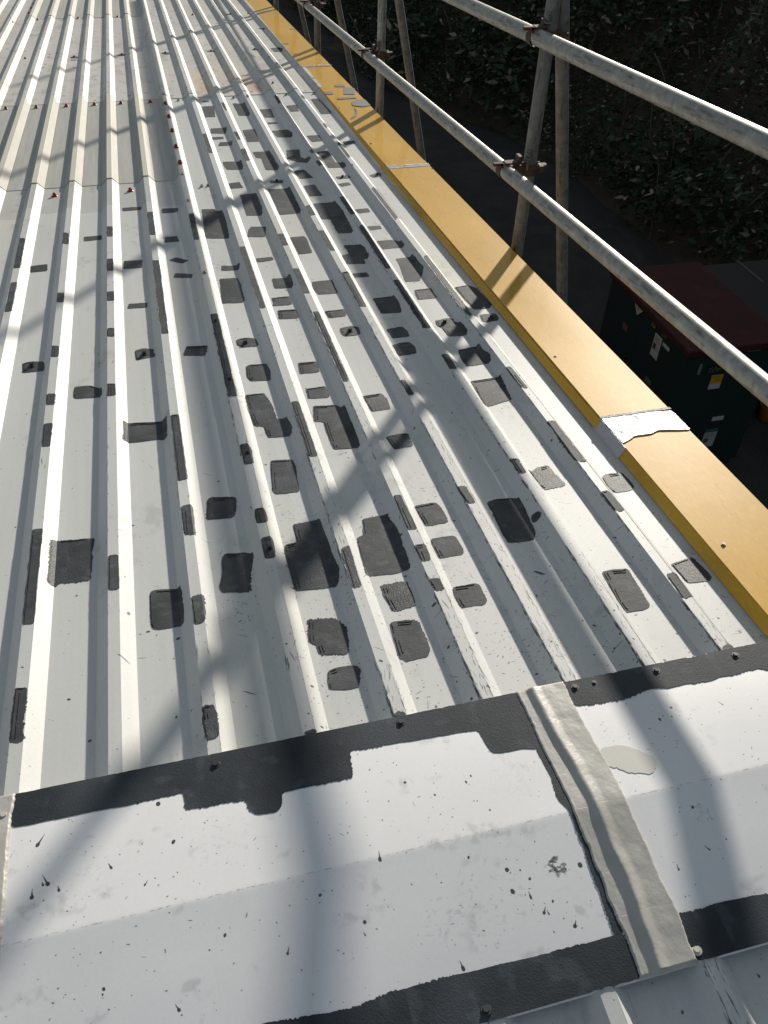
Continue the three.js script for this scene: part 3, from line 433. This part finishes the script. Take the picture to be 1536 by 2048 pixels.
// coats on the cap: outline is [d, u] so that it can be cut at the fold
function capCoat(poly, t, lift, parent, name, mat, amp = 1.8, label) { const sw = []; for (let k = 0; k < poly.length; k += 2) sw.push(poly[k + 1], poly[k]); const o = ragged(sw, amp, 2.6, poly.length * 13 + poly[0]);
  const g = coat(o.map(p => [cl(p[0], -0.3005, 0.3005), p[1]]), t, (a, b) => DC.filter(x => x > a + 1e-5 && x < b - 1e-5), () => CW + lift + 0.0004, (d, u, w) => capXYZ(u, d, w)); const m = new THREE.Mesh(g, mat); m.name = name; m.castShadow = m.receiveShadow = true; if (label) m.userData.label = label; parent.add(m); return m; }
const E3 = 301;
{ const tb = CAPD.topband; capCoat([...tb, 992, 150, 992, E3, -72, E3], 0.0010, 0, capL, 'painted_band', M.band, 1.6, 'dark slate painted band along the far edge');
  capCoat([976, 152, 980, 79, 972, 30, 984, 2, 983, -34, 980, -120, 975, -226, 994, -226, 994, 152], 0.0009, 0, capL, 'painted_band', M.band, 1.4);
  const lb = CAPD.lowband; capCoat([120, -214, 250, -215, ...lb, 992, -225, 992, -E3, -72, -E3, -72, -216], 0.0010, 0, capL, 'painted_band', M.band, 1.6, 'dark slate painted band along the near edge');
  const rt = CAPD.rtop; capCoat([1098, E3, 1098, 240, ...rt, 1655, 226, 1655, E3], 0.0010, 0.0018, capR, 'painted_band', M.band, 2.6);
  const rl = CAPD.rlow; capCoat([1094, -E3, 1094, -219, ...rl, 1655, -224, 1655, -E3], 0.0010, 0.0018, capR, 'painted_band', M.band, 1.8);
  capCoat(CAPD.oval.map((c, k) => k % 2 ? c : c - 8), 0.0006, 0.0018, capR, 'paint_smear', M.smear, 4.5); }
// sealing tape bedded over the lap: a lumpy strip with a soft step down its length
function tape(u0, u1, stepU, stepH, base, lab) { const nu = 40, nd = 150, pos = [], uv = [], idx = [];
  for (let j = 0; j <= nd; j++) { const d = -0.303 + 0.606 * j / nd; const l0 = u0 + 0.004 * (fbm(d * 30, 2, 3) - 0.5) * 2 + 0.0016 * (hash(j, 5) - 0.5), l1 = u1 + 0.004 * (fbm(d * 24, 8, 3) - 0.5) * 2 + 0.002 * (hash(j, 9) - 0.5);
    for (let i = 0; i <= nu; i++) { const f = i / nu, u = l0 + (l1 - l0) * f; const su = stepU + 0.005 * (fbm(d * 14, 4, 2) - 0.5) * 2 + 0.006 * Math.cos(d * 9); const q = u - su; let hgt = 0.0012 + stepH * ss(-0.011, 0.009, q) * (1 - 0.42 * ss(0.006, 0.03, q)) + 0.0009 * (fbm(u * 30, d * 22, 2) - 0.5) + 0.0009 * ss(0.5, 0.9, fbm(u * 26 + 9, d * 18, 2)); if (i === 0 || i === nu || j === 0 || j === nd) hgt = -0.001; hgt += 0.0018 * ss(0.985, 1.04, u) * base;
      pos.push(...capXYZ(u, d, CW + 0.0004 + Math.max(hgt, i === 0 || i === nu || j === 0 || j === nd ? -0.001 : 0.0024 * base + 0.0008))); uv.push(u * 5, d * 5); if (i && j) { const a = j * (nu + 1) + i, W = nu + 1; idx.push(a, a - 1, a - W - 1, a, a - W - 1, a - W); } } }
  return part('sealing_tape', geom(pos, idx, uv), M.tape, ridge, lab); }
tape(0.99, 1.103, 1.026, 0.0095, 1, 'grey lumpy sealing tape bedded over the cap joint');
tape(-0.2, -0.067, -0.14, 0.006, 0, 'grey sealing tape strip at the left');
for (let k = 0; k < CAPD.screws.length; k += 2) { const u = CAPD.screws[k] / 1000, d = CAPD.screws[k + 1] / 1000; const s = screw(ridge, 0, 0, 0, k === 14 || k === 10 ? 'pale' : k === 18 ? 'pale' : 'dark', 1, k === 16 || k === 18 ? 0.7 : 1.05); const on = u < -0.067 ? 0.003 : u > 1.05 ? 0.0032 : 0.0016; s.position.set(...capXYZ(u, d, CW + on + (k === 18 ? 0.004 : 0))); s.scale.y *= 0.42; }
shadow(ridge);

// ---------- gold verge flashing ----------
const verge = thing('verge_flashing', 'gold painted metal verge flashing along the roof edge with silver sealed joints', 'flashing');
verge.rotation.set(-A, 0, 0);
const GI = 1.688, GO = 1.944, GT = 0.0345, GB = 0.0012, SK = 0.0044, GIB = 1.6705; // inner, outer, top, bottom, drift
const gx = (u, v) => u + SK * (v - 1.2);
function goldSection(v0, v1, lift) { const P = [[GIB + 0.012, GB], [GIB, GB + 0.001], [GI - 0.002, GT - 0.003], [GI + 0.002, GT], [GO - 0.004, GT], [GO, GT - 0.004], [GO, GT - 0.17], [GO - 0.015, GT - 0.172]]; const nv = Math.ceil((v1 - v0) / 0.1), pos = [], uv = [], idx = [];
  for (let i = 0; i + 1 < P.length; i++) { const sub = i === 3 ? 8 : 1; const base = pos.length / 3; for (let j = 0; j <= nv; j++) { const v = v0 + (v1 - v0) * j / nv; for (let s = 0; s <= sub; s++) { const f = s / sub, x = P[i][0] + (P[i + 1][0] - P[i][0]) * f, w = P[i][1] + (P[i + 1][1] - P[i][1]) * f; const wob = i === 3 && s > 0 && s < sub ? 0.0022 * (fbm(x * 6, v * 1.3, 2) - 0.5) : 0; pos.push(gx(x, v) + (i < 2 ? -lift : i > 4 ? lift : 0), w + lift + wob, -v); uv.push(x * 2 + w, v * 0.7); } }
    const W = sub + 1; for (let j = 0; j < nv; j++) for (let s = 0; s < sub; s++) { const a = base + j * W + s; idx.push(a, a + 1, a + W, a + 1, a + W + 1, a + W); } }
  return geom(pos, idx, uv); }
const JV = [1.303, 4.15, 7.08, 10.08];
const gs = [];
const cutsV = [-0.02, ...JV, 13.3];
for (let i = 0; i + 1 < cutsV.length; i++) gs.push(part('flashing_section', goldSection(cutsV[i] - (i ? 0.0 : 0), cutsV[i + 1] + 0.1, (i % 2) * 0.0022), M.gold, verge));
{ const g = goldSection(-0.03, 3.2, 0.0012); const m = part('flashing_section', g, M.gold, verge); m.scale.z = -1; m.rotation.x = 2 * A; }
// sealant over each joint, running across the top and down the inner face
function seal(polyTop, parent, h = 0.0035) { const g = coat(ragged(polyTop, 1.2, 9, polyTop[1]), h, () => [], () => GT, (u, v, w) => [gx(u, v), w, -v], 3); return part('joint_seal', g, M.seal, parent); }
JV.forEach((v, i) => { const a = v * 1000, w = i ? 34 : 0;
  if (i === 0) seal([1689, 1322, 1943, 1300, 1943, 1180, 1840, 1202, 1808, 1189, 1748, 1188, 1708, 1167, 1689, 1158], gs[0]); else seal([1689, a + 20, 1943, a + 26, 1943, a - w + 8, 1689, a - w], gs[i]);
  const b = i ? [a - w, a + 20] : [1130, 1322]; const inner = coat(ragged([GB * 1000 - 1, b[0], GB * 1000 - 1, b[1], GT * 1000 + 2, b[1], GT * 1000 + 2, b[0]], 0.8, 10, i), 0.003, () => [], () => 0, (w, vv, t) => [gx(GIB + (GI - GIB) * (w - GB) / (GT - GB), vv) - t, w, -vv], 3); part('joint_seal', inner, M.seal, gs[i]);
  // raised lip of the lapped section
  const lip = box(GO - GI + 0.002, 0.004, 0.012, (GO + GI) / 2 + SK * (v - 1.2), GT + 0.0025, -v - 0.012); part('joint_seal', lip, M.seal, gs[i]); });
GPATCH.forEach((p, i) => { const q = p.map((c, k) => k % 2 ? c : c - SK * (p[k + 1] / 1000 - 1.2) * 1000); const o = ragged(q, 1.2, 12, i); part('paint_patch', coat(o, 0.001, () => [], () => GT + 0.0026, (u, v, w) => [gx(cl(u, GI + 0.001, GO - 0.001), v), w, -v], 2), M.greyPatch, verge); });
for (let k = 0; k < GSCREW.length; k += 2) { const v = GSCREW[k + 1] / 1000, u = GSCREW[k] / 1000; const s = screw(verge, u, v, GT + 0.002, k === 2 ? 'grey' : 'dark', 1, 0.75); s.scale.y *= 0.4; }
shadow(verge);

// ---------- scaffold ----------
const TR = 0.0285;
const R3 = (u, v, w) => new THREE.Vector3(u, -v * Math.sin(A) + w * Math.cos(A), -v * Math.cos(A) - w * Math.sin(A));
function tubeBetween(a, b, r = TR, mat = M.galv, hollow = true) { const len = a.distanceTo(b); const g = new THREE.CylinderGeometry(r, r, len, 26, Math.ceil(len / 0.4), true); const uv = g.attributes.uv; for (let i = 0; i < uv.count; i++) uv.setXY(i, uv.getX(i) * 1, uv.getY(i) * len * 1.3);
  const inner = new THREE.CylinderGeometry(r - 0.004, r - 0.004, len, 20, 1, true); inner.scale(1, 1, 1); const e1 = new THREE.RingGeometry(r - 0.004, r, 26).rotateX(-Math.PI / 2).translate(0, len / 2, 0), e2 = new THREE.RingGeometry(r - 0.004, r, 26).rotateX(Math.PI / 2).translate(0, -len / 2, 0);
  const m = mergeGeometries([g, inner, e1, e2].map(x => x.toNonIndexed())); const q = new THREE.Quaternion().setFromUnitVectors(new THREE.Vector3(0, 1, 0), b.clone().sub(a).normalize()); m.applyQuaternion(q); return [m, a.clone().add(b).multiplyScalar(0.5)]; }
function tubeThing(name, label, a, b, mat, group) { const [g, c] = tubeBetween(a, b, name === 'guard_rail' ? 0.031 : TR); const t = thing(name, label, 'scaffold tube', group); t.position.copy(c); part('tube', g, mat, t); return t; }
const RW = v => 0.406 - 0.004 * (v - 1), RU = v => 1.8655 - 1.329 * (RW(v) - 0.4) + 0.0046 * (v - 2), TU = v => 1.926 + 0.0046 * (v - 2);
const midRail = tubeThing('guard_rail', 'lower galvanised scaffold guard rail running just above the gold flashing', R3(RU(-1.5), -1.5, RW(-1.5)), R3(RU(8.6), 8.6, RW(8.6)), M.galv, 'scaffold guard rails');
{ const [g, c] = tubeBetween(R3(RU(8.62), 8.62, RW(8.62)), R3(RU(13.4), 13.4, RW(13.4))); const t = thing('guard_rail', 'far length of lower galvanised guard rail beyond the sleeve joint', 'scaffold tube', 'scaffold guard rails'); t.position.copy(c); part('tube', g, M.galv, t); }
tubeThing('guard_rail', 'upper galvanised scaffold guard rail crossing the top right corner', R3(TU(-1.5), -1.5, 0.913), R3(TU(13.4), 13.4, 0.955), M.galv, 'scaffold guard rails');
const PV = [[0.02, ''], [2.79, 'with two rusty couplers, nearest to the camera in view'], [5.5, 'second from the camera, behind the bright coupler'], [7.88, 'third from the camera, beyond the rail sleeve'], [10.5, 'fourth from the camera, at the far end']];
const couplerParts = (t, off) => { // built with the post along y and the rail along z
  const band = (r, w, mat, ax) => { const g = new THREE.TorusGeometry(r, 0.0045, 6, 26); g.scale(1, 1, w / 0.009); return g; };
  part('saddle', mergeGeometries([box(off - 0.03, 0.044, 0.044, -off / 2, 0, 0), box(0.016, 0.062, 0.03, -off / 2, 0, 0)].map(g => g.toNonIndexed())), M.rust, t);
  const b1 = new THREE.CylinderGeometry(TR + 0.0055, TR + 0.0055, 0.05, 26, 1, true); part('post_clamp', b1, M.rust, t);
  const b2 = new THREE.CylinderGeometry(TR + 0.0055, TR + 0.0055, 0.048, 26, 1, true).rotateX(Math.PI / 2).translate(-off, 0, 0.012); part('rail_clamp', b2, M.rust, t);
  const flap = mergeGeometries([box(0.016, 0.034, 0.04, -off * 0.5, 0.047, 0.012), box(0.05, 0.008, 0.036, -off * 0.9, 0.042, 0.03)].map(g => g.toNonIndexed())); part('hinge_flap', flap, M.rust, t);
  const bolt = (x, y, z, rx, rz) => { const g = mergeGeometries([new THREE.CylinderGeometry(0.0065, 0.0065, 0.09, 10), new THREE.CylinderGeometry(0.012, 0.012, 0.016, 6).translate(0, 0.03, 0), new THREE.TorusGeometry(0.012, 0.004, 6, 12).rotateX(Math.PI / 2).translate(0, 0.012, 0)].map(q => q.toNonIndexed())); g.rotateX(rx); g.rotateZ(rz); g.translate(x, y, z); return g; };
  part('bolt', bolt(-0.025, 0.048, 0.035, 0.2, 0.1), M.galvDull, t); part('bolt', bolt(0.046, 0.004, -0.03, Math.PI / 2, 0.1), M.galvDull, t);
  part('wing', mergeGeometries([box(0.02, 0.026, 0.05, 0.05, 0, 0.0), box(0.03, 0.012, 0.03, 0.07, 0.004, -0.01)].map(g => g.toNonIndexed())), M.rust, t);
  part('clamp_tongue', mergeGeometries([box(0.012, 0.02, 0.03, -off - 0.028, 0.034, 0.03), box(0.04, 0.012, 0.02, -off - 0.045, 0.04, 0.035)].map(g => g.toNonIndexed())), M.rustRed, t); };
const nth = ['', 'nearest', 'second', 'third', 'fourth'];
PV.forEach(([v, lab], i) => { const top = R3(1.99 + 0.0044 * (v - 2.7), v, 1.75), x = top.x; const pz = R3(0, v, 0.4).z; const a = new THREE.Vector3(x, GY, pz), b = new THREE.Vector3(x, R3(0, v, 0.4).y + 1.25, pz);
  tubeThing('scaffold_post', i ? `upright scaffold post ${lab}` : 'upright scaffold post beside the ridge, right of the camera', a, b, i === 2 ? M.galv : M.galvDull, 'scaffold posts');
  // raker leaning outward
  const ra = new THREE.Vector3(x + 0.062, R3(0, v, 0.9).y + 0.08, pz - 0.03), dir = new THREE.Vector3(0.243, -0.959, -0.144); const tt = (ra.y - GY) / 0.959; const rb = ra.clone().addScaledVector(dir, tt), up = ra.clone().addScaledVector(dir, -0.22);
  if (i) tubeThing('raker_tube', `slanting scaffold raker leaning outward behind the ${nth[i]} post`, up, rb, M.galvDull, 'raking scaffold tubes');
  for (const [w, U, nm] of [[RW(v), RU, 'lower'], [0.917 + 0.003 * v, TU, 'upper']]) { if (!i) continue; const p = R3(U(v), v, w); const t = thing('scaffold_coupler', `${i === 2 ? 'bright' : 'rusty'} coupler clamping the ${nm} rail to the ${nth[i]} post`, 'coupler', 'scaffold couplers'); t.position.set(x, p.y + 0.0, pz); t.rotation.x = -0; couplerParts(t, x - p.x); } });
{ const t = thing('rail_sleeve', 'round sleeve coupler joining two lengths of the lower rail', 'coupler'); const v = 8.55, p = R3(RU(v), v, RW(v)); t.position.copy(p); t.rotation.x = -A; part('sleeve', new THREE.CylinderGeometry(TR + 0.006, TR + 0.006, 0.16, 24).rotateX(Math.PI / 2), M.galv, t); part('collar', new THREE.TorusGeometry(TR + 0.006, 0.006, 8, 24).translate(0, 0, 0.08), M.galvDull, t); }

// ---------- cabinet and clutter in the yard below ----------
{ const t = thing('equipment_cabinet', 'dark green steel equipment cabinet with red lid and stickers in the yard', 'cabinet'); t.position.set(5.955, GY, -6.6);
  const gm = std({ color: lin(0.008, 0.022, 0.021), roughness: 0.6 }), W = 1.09, D = 1.76, H = 1.62;
  part('body', box(W, H - 0.1, D, 0, 0.1 + (H - 0.1) / 2, 0), gm, t); part('base_frame', box(W - 0.08, 0.1, D - 0.08, 0, 0.05, 0), M.screwDark, t);
  const lid = new THREE.ExtrudeGeometry(new THREE.Shape([[-W / 2 - 0.02, -D / 2 - 0.02], [W / 2 + 0.02, -D / 2 - 0.02], [W / 2 + 0.02, D / 2 + 0.02], [-W / 2 - 0.02, D / 2 + 0.02]].map(p => new THREE.Vector2(...p))), { depth: 0.06, bevelSize: 0.012, bevelThickness: 0.012, bevelSegments: 2 }); lid.rotateX(-Math.PI / 2); lid.translate(0, H + 0.012, 0);
  part('lid', lid, std({ color: lin(0.075, 0.011, 0.01), roughness: 0.95, map: tex(256, 256, (x, y, i, j) => { const g = 210 + (fbm(x * 9, y * 9, 4) - 0.5) * 70; return [g, g, g]; }) }), t, 'dull red lid');
  part('door_seam', box(0.004, H - 0.3, 0.008, -W / 2 - 0.001, 0.85, -0.1), M.screwDark, t); part('door_handle', box(0.03, 0.12, 0.03, -W / 2 - 0.015, 0.9, -0.2), M.screwDark, t);
  const wh = std({ color: lin(0.5, 0.5, 0.48), roughness: 0.6 }), ye = std({ color: lin(0.5, 0.36, 0.02), roughness: 0.6 });
  const print = (w, h, f) => { const c = document.createElement('canvas'); c.width = w; c.height = h; f(c.getContext('2d'), w, h); const x = new THREE.CanvasTexture(c); x.colorSpace = THREE.SRGBColorSpace; return std({ map: x, roughness: 0.6 }); };
  const label1 = print(128, 220, (g, w, h) => { g.fillStyle = '#b9b9b0'; g.fillRect(0, 0, w, h); g.fillStyle = '#30443c'; g.fillRect(12, 90, 50, 60); g.fillStyle = '#6a6e6a'; for (let k = 0; k < 5; k++) g.fillRect(12, 20 + k * 12, 90, 4); for (let k = 0; k < 4; k++) g.fillRect(70, 100 + k * 14, 44, 4); });
  const label2 = print(160, 220, (g, w, h) => { g.fillStyle = '#a9b1ac'; g.fillRect(0, 0, w, h); g.fillStyle = '#2f6152'; g.fillRect(0, 0, w, 34); g.fillStyle = '#44504c'; g.fillRect(14, 110, 60, 54); for (let k = 0; k < 5; k++) g.fillRect(14, 48 + k * 11, 120, 3); });
  const tri = print(128, 128, (g, w, h) => { g.fillStyle = '#0c1413'; g.fillRect(0, 0, w, h); g.fillStyle = '#b39a3a'; g.beginPath(); g.moveTo(64, 6); g.lineTo(122, 118); g.lineTo(6, 118); g.fill(); g.fillStyle = '#15140c'; g.beginPath(); g.moveTo(64, 26); g.lineTo(106, 108); g.lineTo(22, 108); g.fill(); g.fillStyle = '#b39a3a'; g.beginPath(); g.moveTo(70, 44); g.lineTo(52, 78); g.lineTo(64, 78); g.lineTo(58, 102); g.lineTo(78, 68); g.lineTo(66, 68); g.fill(); });
  const yellowWhite = print(128, 180, (g, w, h) => { g.fillStyle = '#c49a2c'; g.fillRect(0, 0, w, 112); g.fillStyle = '#b9b9c0'; g.fillRect(0, 112, w, 68); g.fillStyle = '#4a3a10'; g.fillRect(12, 16, 16, 16); for (let k = 0; k < 4; k++) g.fillRect(36, 18 + k * 20, 76, 5); });
  const diamond = print(128, 128, (g, w, h) => { g.fillStyle = '#b5b2a4'; g.fillRect(0, 0, w, h); g.strokeStyle = '#2a2a26'; g.lineWidth = 9; g.beginPath(); g.moveTo(36, 88); g.lineTo(64, 50); g.lineTo(92, 84); g.moveTo(64, 50); g.lineTo(72, 30); g.stroke(); });
  const scrawl = print(200, 100, (g, w, h) => { g.fillStyle = '#0c1614'; g.fillRect(0, 0, w, h); g.strokeStyle = '#8d8b72'; g.lineWidth = 5; g.beginPath(); g.moveTo(10, 40); g.lineTo(60, 30); g.lineTo(18, 80); g.lineTo(100, 78); g.moveTo(100, 18); g.lineTo(62, 80); g.moveTo(100, 18); g.lineTo(120, 78); g.moveTo(74, 56); g.lineTo(180, 44); g.moveTo(126, 70); g.bezierCurveTo(160, 20, 190, 60, 130, 84); g.stroke(); });
  const sx = -W / 2 - 0.003, fz = D / 2 + 0.003, Y = y => y - GY;
  const side = (z, y, w, h, mat, rot = 0) => { const g = new THREE.BoxGeometry(w, h, 0.003); g.rotateZ(rot); g.rotateY(-Math.PI / 2); part('sticker', g.translate(sx, Y(y), z + 6.6), mat, t); };
  const front = (x, y, w, h, mat) => part('sticker', new THREE.BoxGeometry(w, h, 0.003).translate(x - 5.955, Y(y), fz), mat, t);
  side(-6.8, -3.1, 0.14, 0.14, diamond, Math.PI / 4); side(-6.44, -3.09, 0.1, 0.12, tri); side(-6.29, -3.3, 0.15, 0.27, label1); side(-6.2, -3.1, 0.16, 0.1, scrawl); side(-6.26, -3.73, 0.13, 0.06, std({ color: lin(0.1, 0.11, 0.11) })); side(-6.97, -3.45, 0.12, 0.08, std({ color: lin(0.12, 0.07, 0.05) })); side(-6.12, -3.2, 0.14, 0.04, wh);
  front(6.19, -3.07, 0.15, 0.055, wh); front(5.85, -3.44, 0.14, 0.18, yellowWhite); front(5.79, -3.27, 0.2, 0.1, scrawl); front(6.05, -3.955, 0.145, 0.055, wh); front(6.03, -4.23, 0.16, 0.25, label2); front(5.6, -3.25, 0.03, 0.13, std({ color: lin(0.2, 0.2, 0.18) }));
  shadow(t); }
{ const t = thing('storage_box', 'dark brown steel storage box with pale rim behind the red-lidded cabinet', 'storage box'); t.position.set(7.6, GY, -7.3); const bm = std({ color: lin(0.02, 0.014, 0.012), roughness: 0.7 }); part('body', box(1.2, 1.25, 1.5, 0, 0.625, 0), bm, t); part('lid', box(1.26, 0.06, 1.56, 0, 1.281, 0), bm, t); part('rim', box(0.02, 0.02, 0.6, -0.05, 1.322, -0.5).rotateY(0), std({ color: lin(0.12, 0.12, 0.12) }), t); }
{ const t = thing('orange_bucket', 'small orange plastic bucket on the yard ground right of the green cabinet', 'bucket'); t.position.set(7.42, GY, -6.46); const om = std({ color: lin(0.36, 0.13, 0.01), roughness: 0.7 }); part('tub', new THREE.LatheGeometry([[0.001, 0.004], [0.1, 0.004], [0.125, 0.2], [0.132, 0.2], [0.132, 0.215], [0.12, 0.215], [0.095, 0.02], [0.001, 0.02]].map(p => new THREE.Vector2(p[0], p[1])), 24), om, t); part('handle', new THREE.TorusGeometry(0.125, 0.004, 6, 24, Math.PI).rotateX(-1.2).translate(0, 0.2, 0), M.screwGrey, t); }

// ---------- undergrowth covering the bank ----------
{ const leaf = new THREE.BufferGeometry(); leaf.setAttribute('position', new THREE.Float32BufferAttribute([0, 0, 0, 0.28, 0.06, 0.35, 0, 0, 1, -0.28, 0.06, 0.35], 3)); leaf.setIndex([0, 2, 1, 0, 3, 2]); leaf.computeVertexNormals();
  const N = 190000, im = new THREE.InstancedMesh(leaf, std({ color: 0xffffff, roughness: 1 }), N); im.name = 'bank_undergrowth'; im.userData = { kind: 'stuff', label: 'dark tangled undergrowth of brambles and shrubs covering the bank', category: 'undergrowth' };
  const m = new THREE.Matrix4(), q = new THREE.Quaternion(), e = new THREE.Euler(), p = new THREE.Vector3(), s = new THREE.Vector3(), c = new THREE.Color();
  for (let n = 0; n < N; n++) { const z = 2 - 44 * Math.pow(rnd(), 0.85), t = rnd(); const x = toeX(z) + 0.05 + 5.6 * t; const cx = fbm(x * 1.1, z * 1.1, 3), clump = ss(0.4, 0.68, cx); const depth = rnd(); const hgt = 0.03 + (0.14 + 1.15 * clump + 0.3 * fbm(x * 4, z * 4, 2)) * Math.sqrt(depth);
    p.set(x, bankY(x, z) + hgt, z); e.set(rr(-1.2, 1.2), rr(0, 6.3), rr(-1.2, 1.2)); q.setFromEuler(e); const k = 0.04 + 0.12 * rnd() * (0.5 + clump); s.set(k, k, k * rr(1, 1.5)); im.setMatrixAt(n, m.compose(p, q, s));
    const paler = ss(0.25, 0.62, t + 0.5 * (fbm(x * 0.7 + 3, z * 0.7, 3) - 0.5)); const dead = rnd() < 0.1 + 0.62 * paler * ss(0.35, 0.6, fbm(x * 0.9 + 20, z * 0.9, 3)); const b = rr(0.6, 1.25); dead ? c.setRGB(0.28 * b, 0.24 * b, 0.18 * b) : paler > 0.45 ? c.setRGB(0.1 * b, 0.13 * b, 0.075 * b) : c.setRGB(0.04 * b, 0.062 * b, 0.03 * b); im.setColorAt(n, c); }  // paler up the bank: partly dead leaves, partly upper light painted into leaf colour
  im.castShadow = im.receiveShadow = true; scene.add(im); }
{ const gs2 = []; for (let n = 0; n < 240; n++) { const z = rr(-34, -4), x = toeX(z) + rr(0.2, 5), y = bankY(x, z); const pts = [new THREE.Vector3(x, y, z)]; let dx = rr(-0.5, 0.4), dz = rr(-0.5, 0.5); for (let k = 1; k < 5; k++) pts.push(new THREE.Vector3(x + dx * k * 0.28, y + 0.42 * k - 0.035 * k * k, z + dz * k * 0.28)); gs2.push(new THREE.TubeGeometry(new THREE.CatmullRomCurve3(pts), 6, rr(0.006, 0.014), 4)); }
  const o = part('bramble_stems', mergeGeometries(gs2), std({ color: lin(0.16, 0.13, 0.1), roughness: 0.9 }), scene); o.userData = { kind: 'stuff', label: 'thin dry arching stems sticking out of the undergrowth', category: 'stems' }; }

// ---------- hedge added out of view on top of the bank to darken the yard ----------
{ const leaf = new THREE.BufferGeometry(); leaf.setAttribute('position', new THREE.Float32BufferAttribute([0, 0, 0, 0.3, 0.06, 0.4, 0, 0, 1, -0.3, 0.06, 0.4], 3)); leaf.setIndex([0, 2, 1, 0, 3, 2]); leaf.computeVertexNormals();
  const N = 60000, im = new THREE.InstancedMesh(leaf, std({ color: lin(0.05, 0.075, 0.035), roughness: 0.8 }), N); im.name = 'added_shade_hedge'; im.userData = { kind: 'stuff', label: 'unseen tall dense hedge added along the top of the bank to shade the yard', category: 'hedge' };
  const m = new THREE.Matrix4(), q = new THREE.Quaternion(), p = new THREE.Vector3(), sc = new THREE.Vector3();
  for (let n = 0; n < N; n++) { const z = 6 - 50 * rnd(), a = rnd(), top = 1.7 + 0.6 * (fbm(z * 0.4, 1, 3) - 0.5), x = toeX(z) + 4.6 + 2.6 * a; const y0 = bankY(x, z) - 0.2; p.set(x, y0 + (top - y0) * Math.pow(rnd(), 0.8), z); q.setFromEuler(new THREE.Euler(rr(-1.4, 1.4), rr(0, 6.3), rr(-1.4, 1.4))); const k = rr(0.16, 0.34); sc.set(k, k, k); im.setMatrixAt(n, m.compose(p, q, sc)); }
  im.castShadow = im.receiveShadow = true; scene.add(im); }

renderer.render(scene, camera);
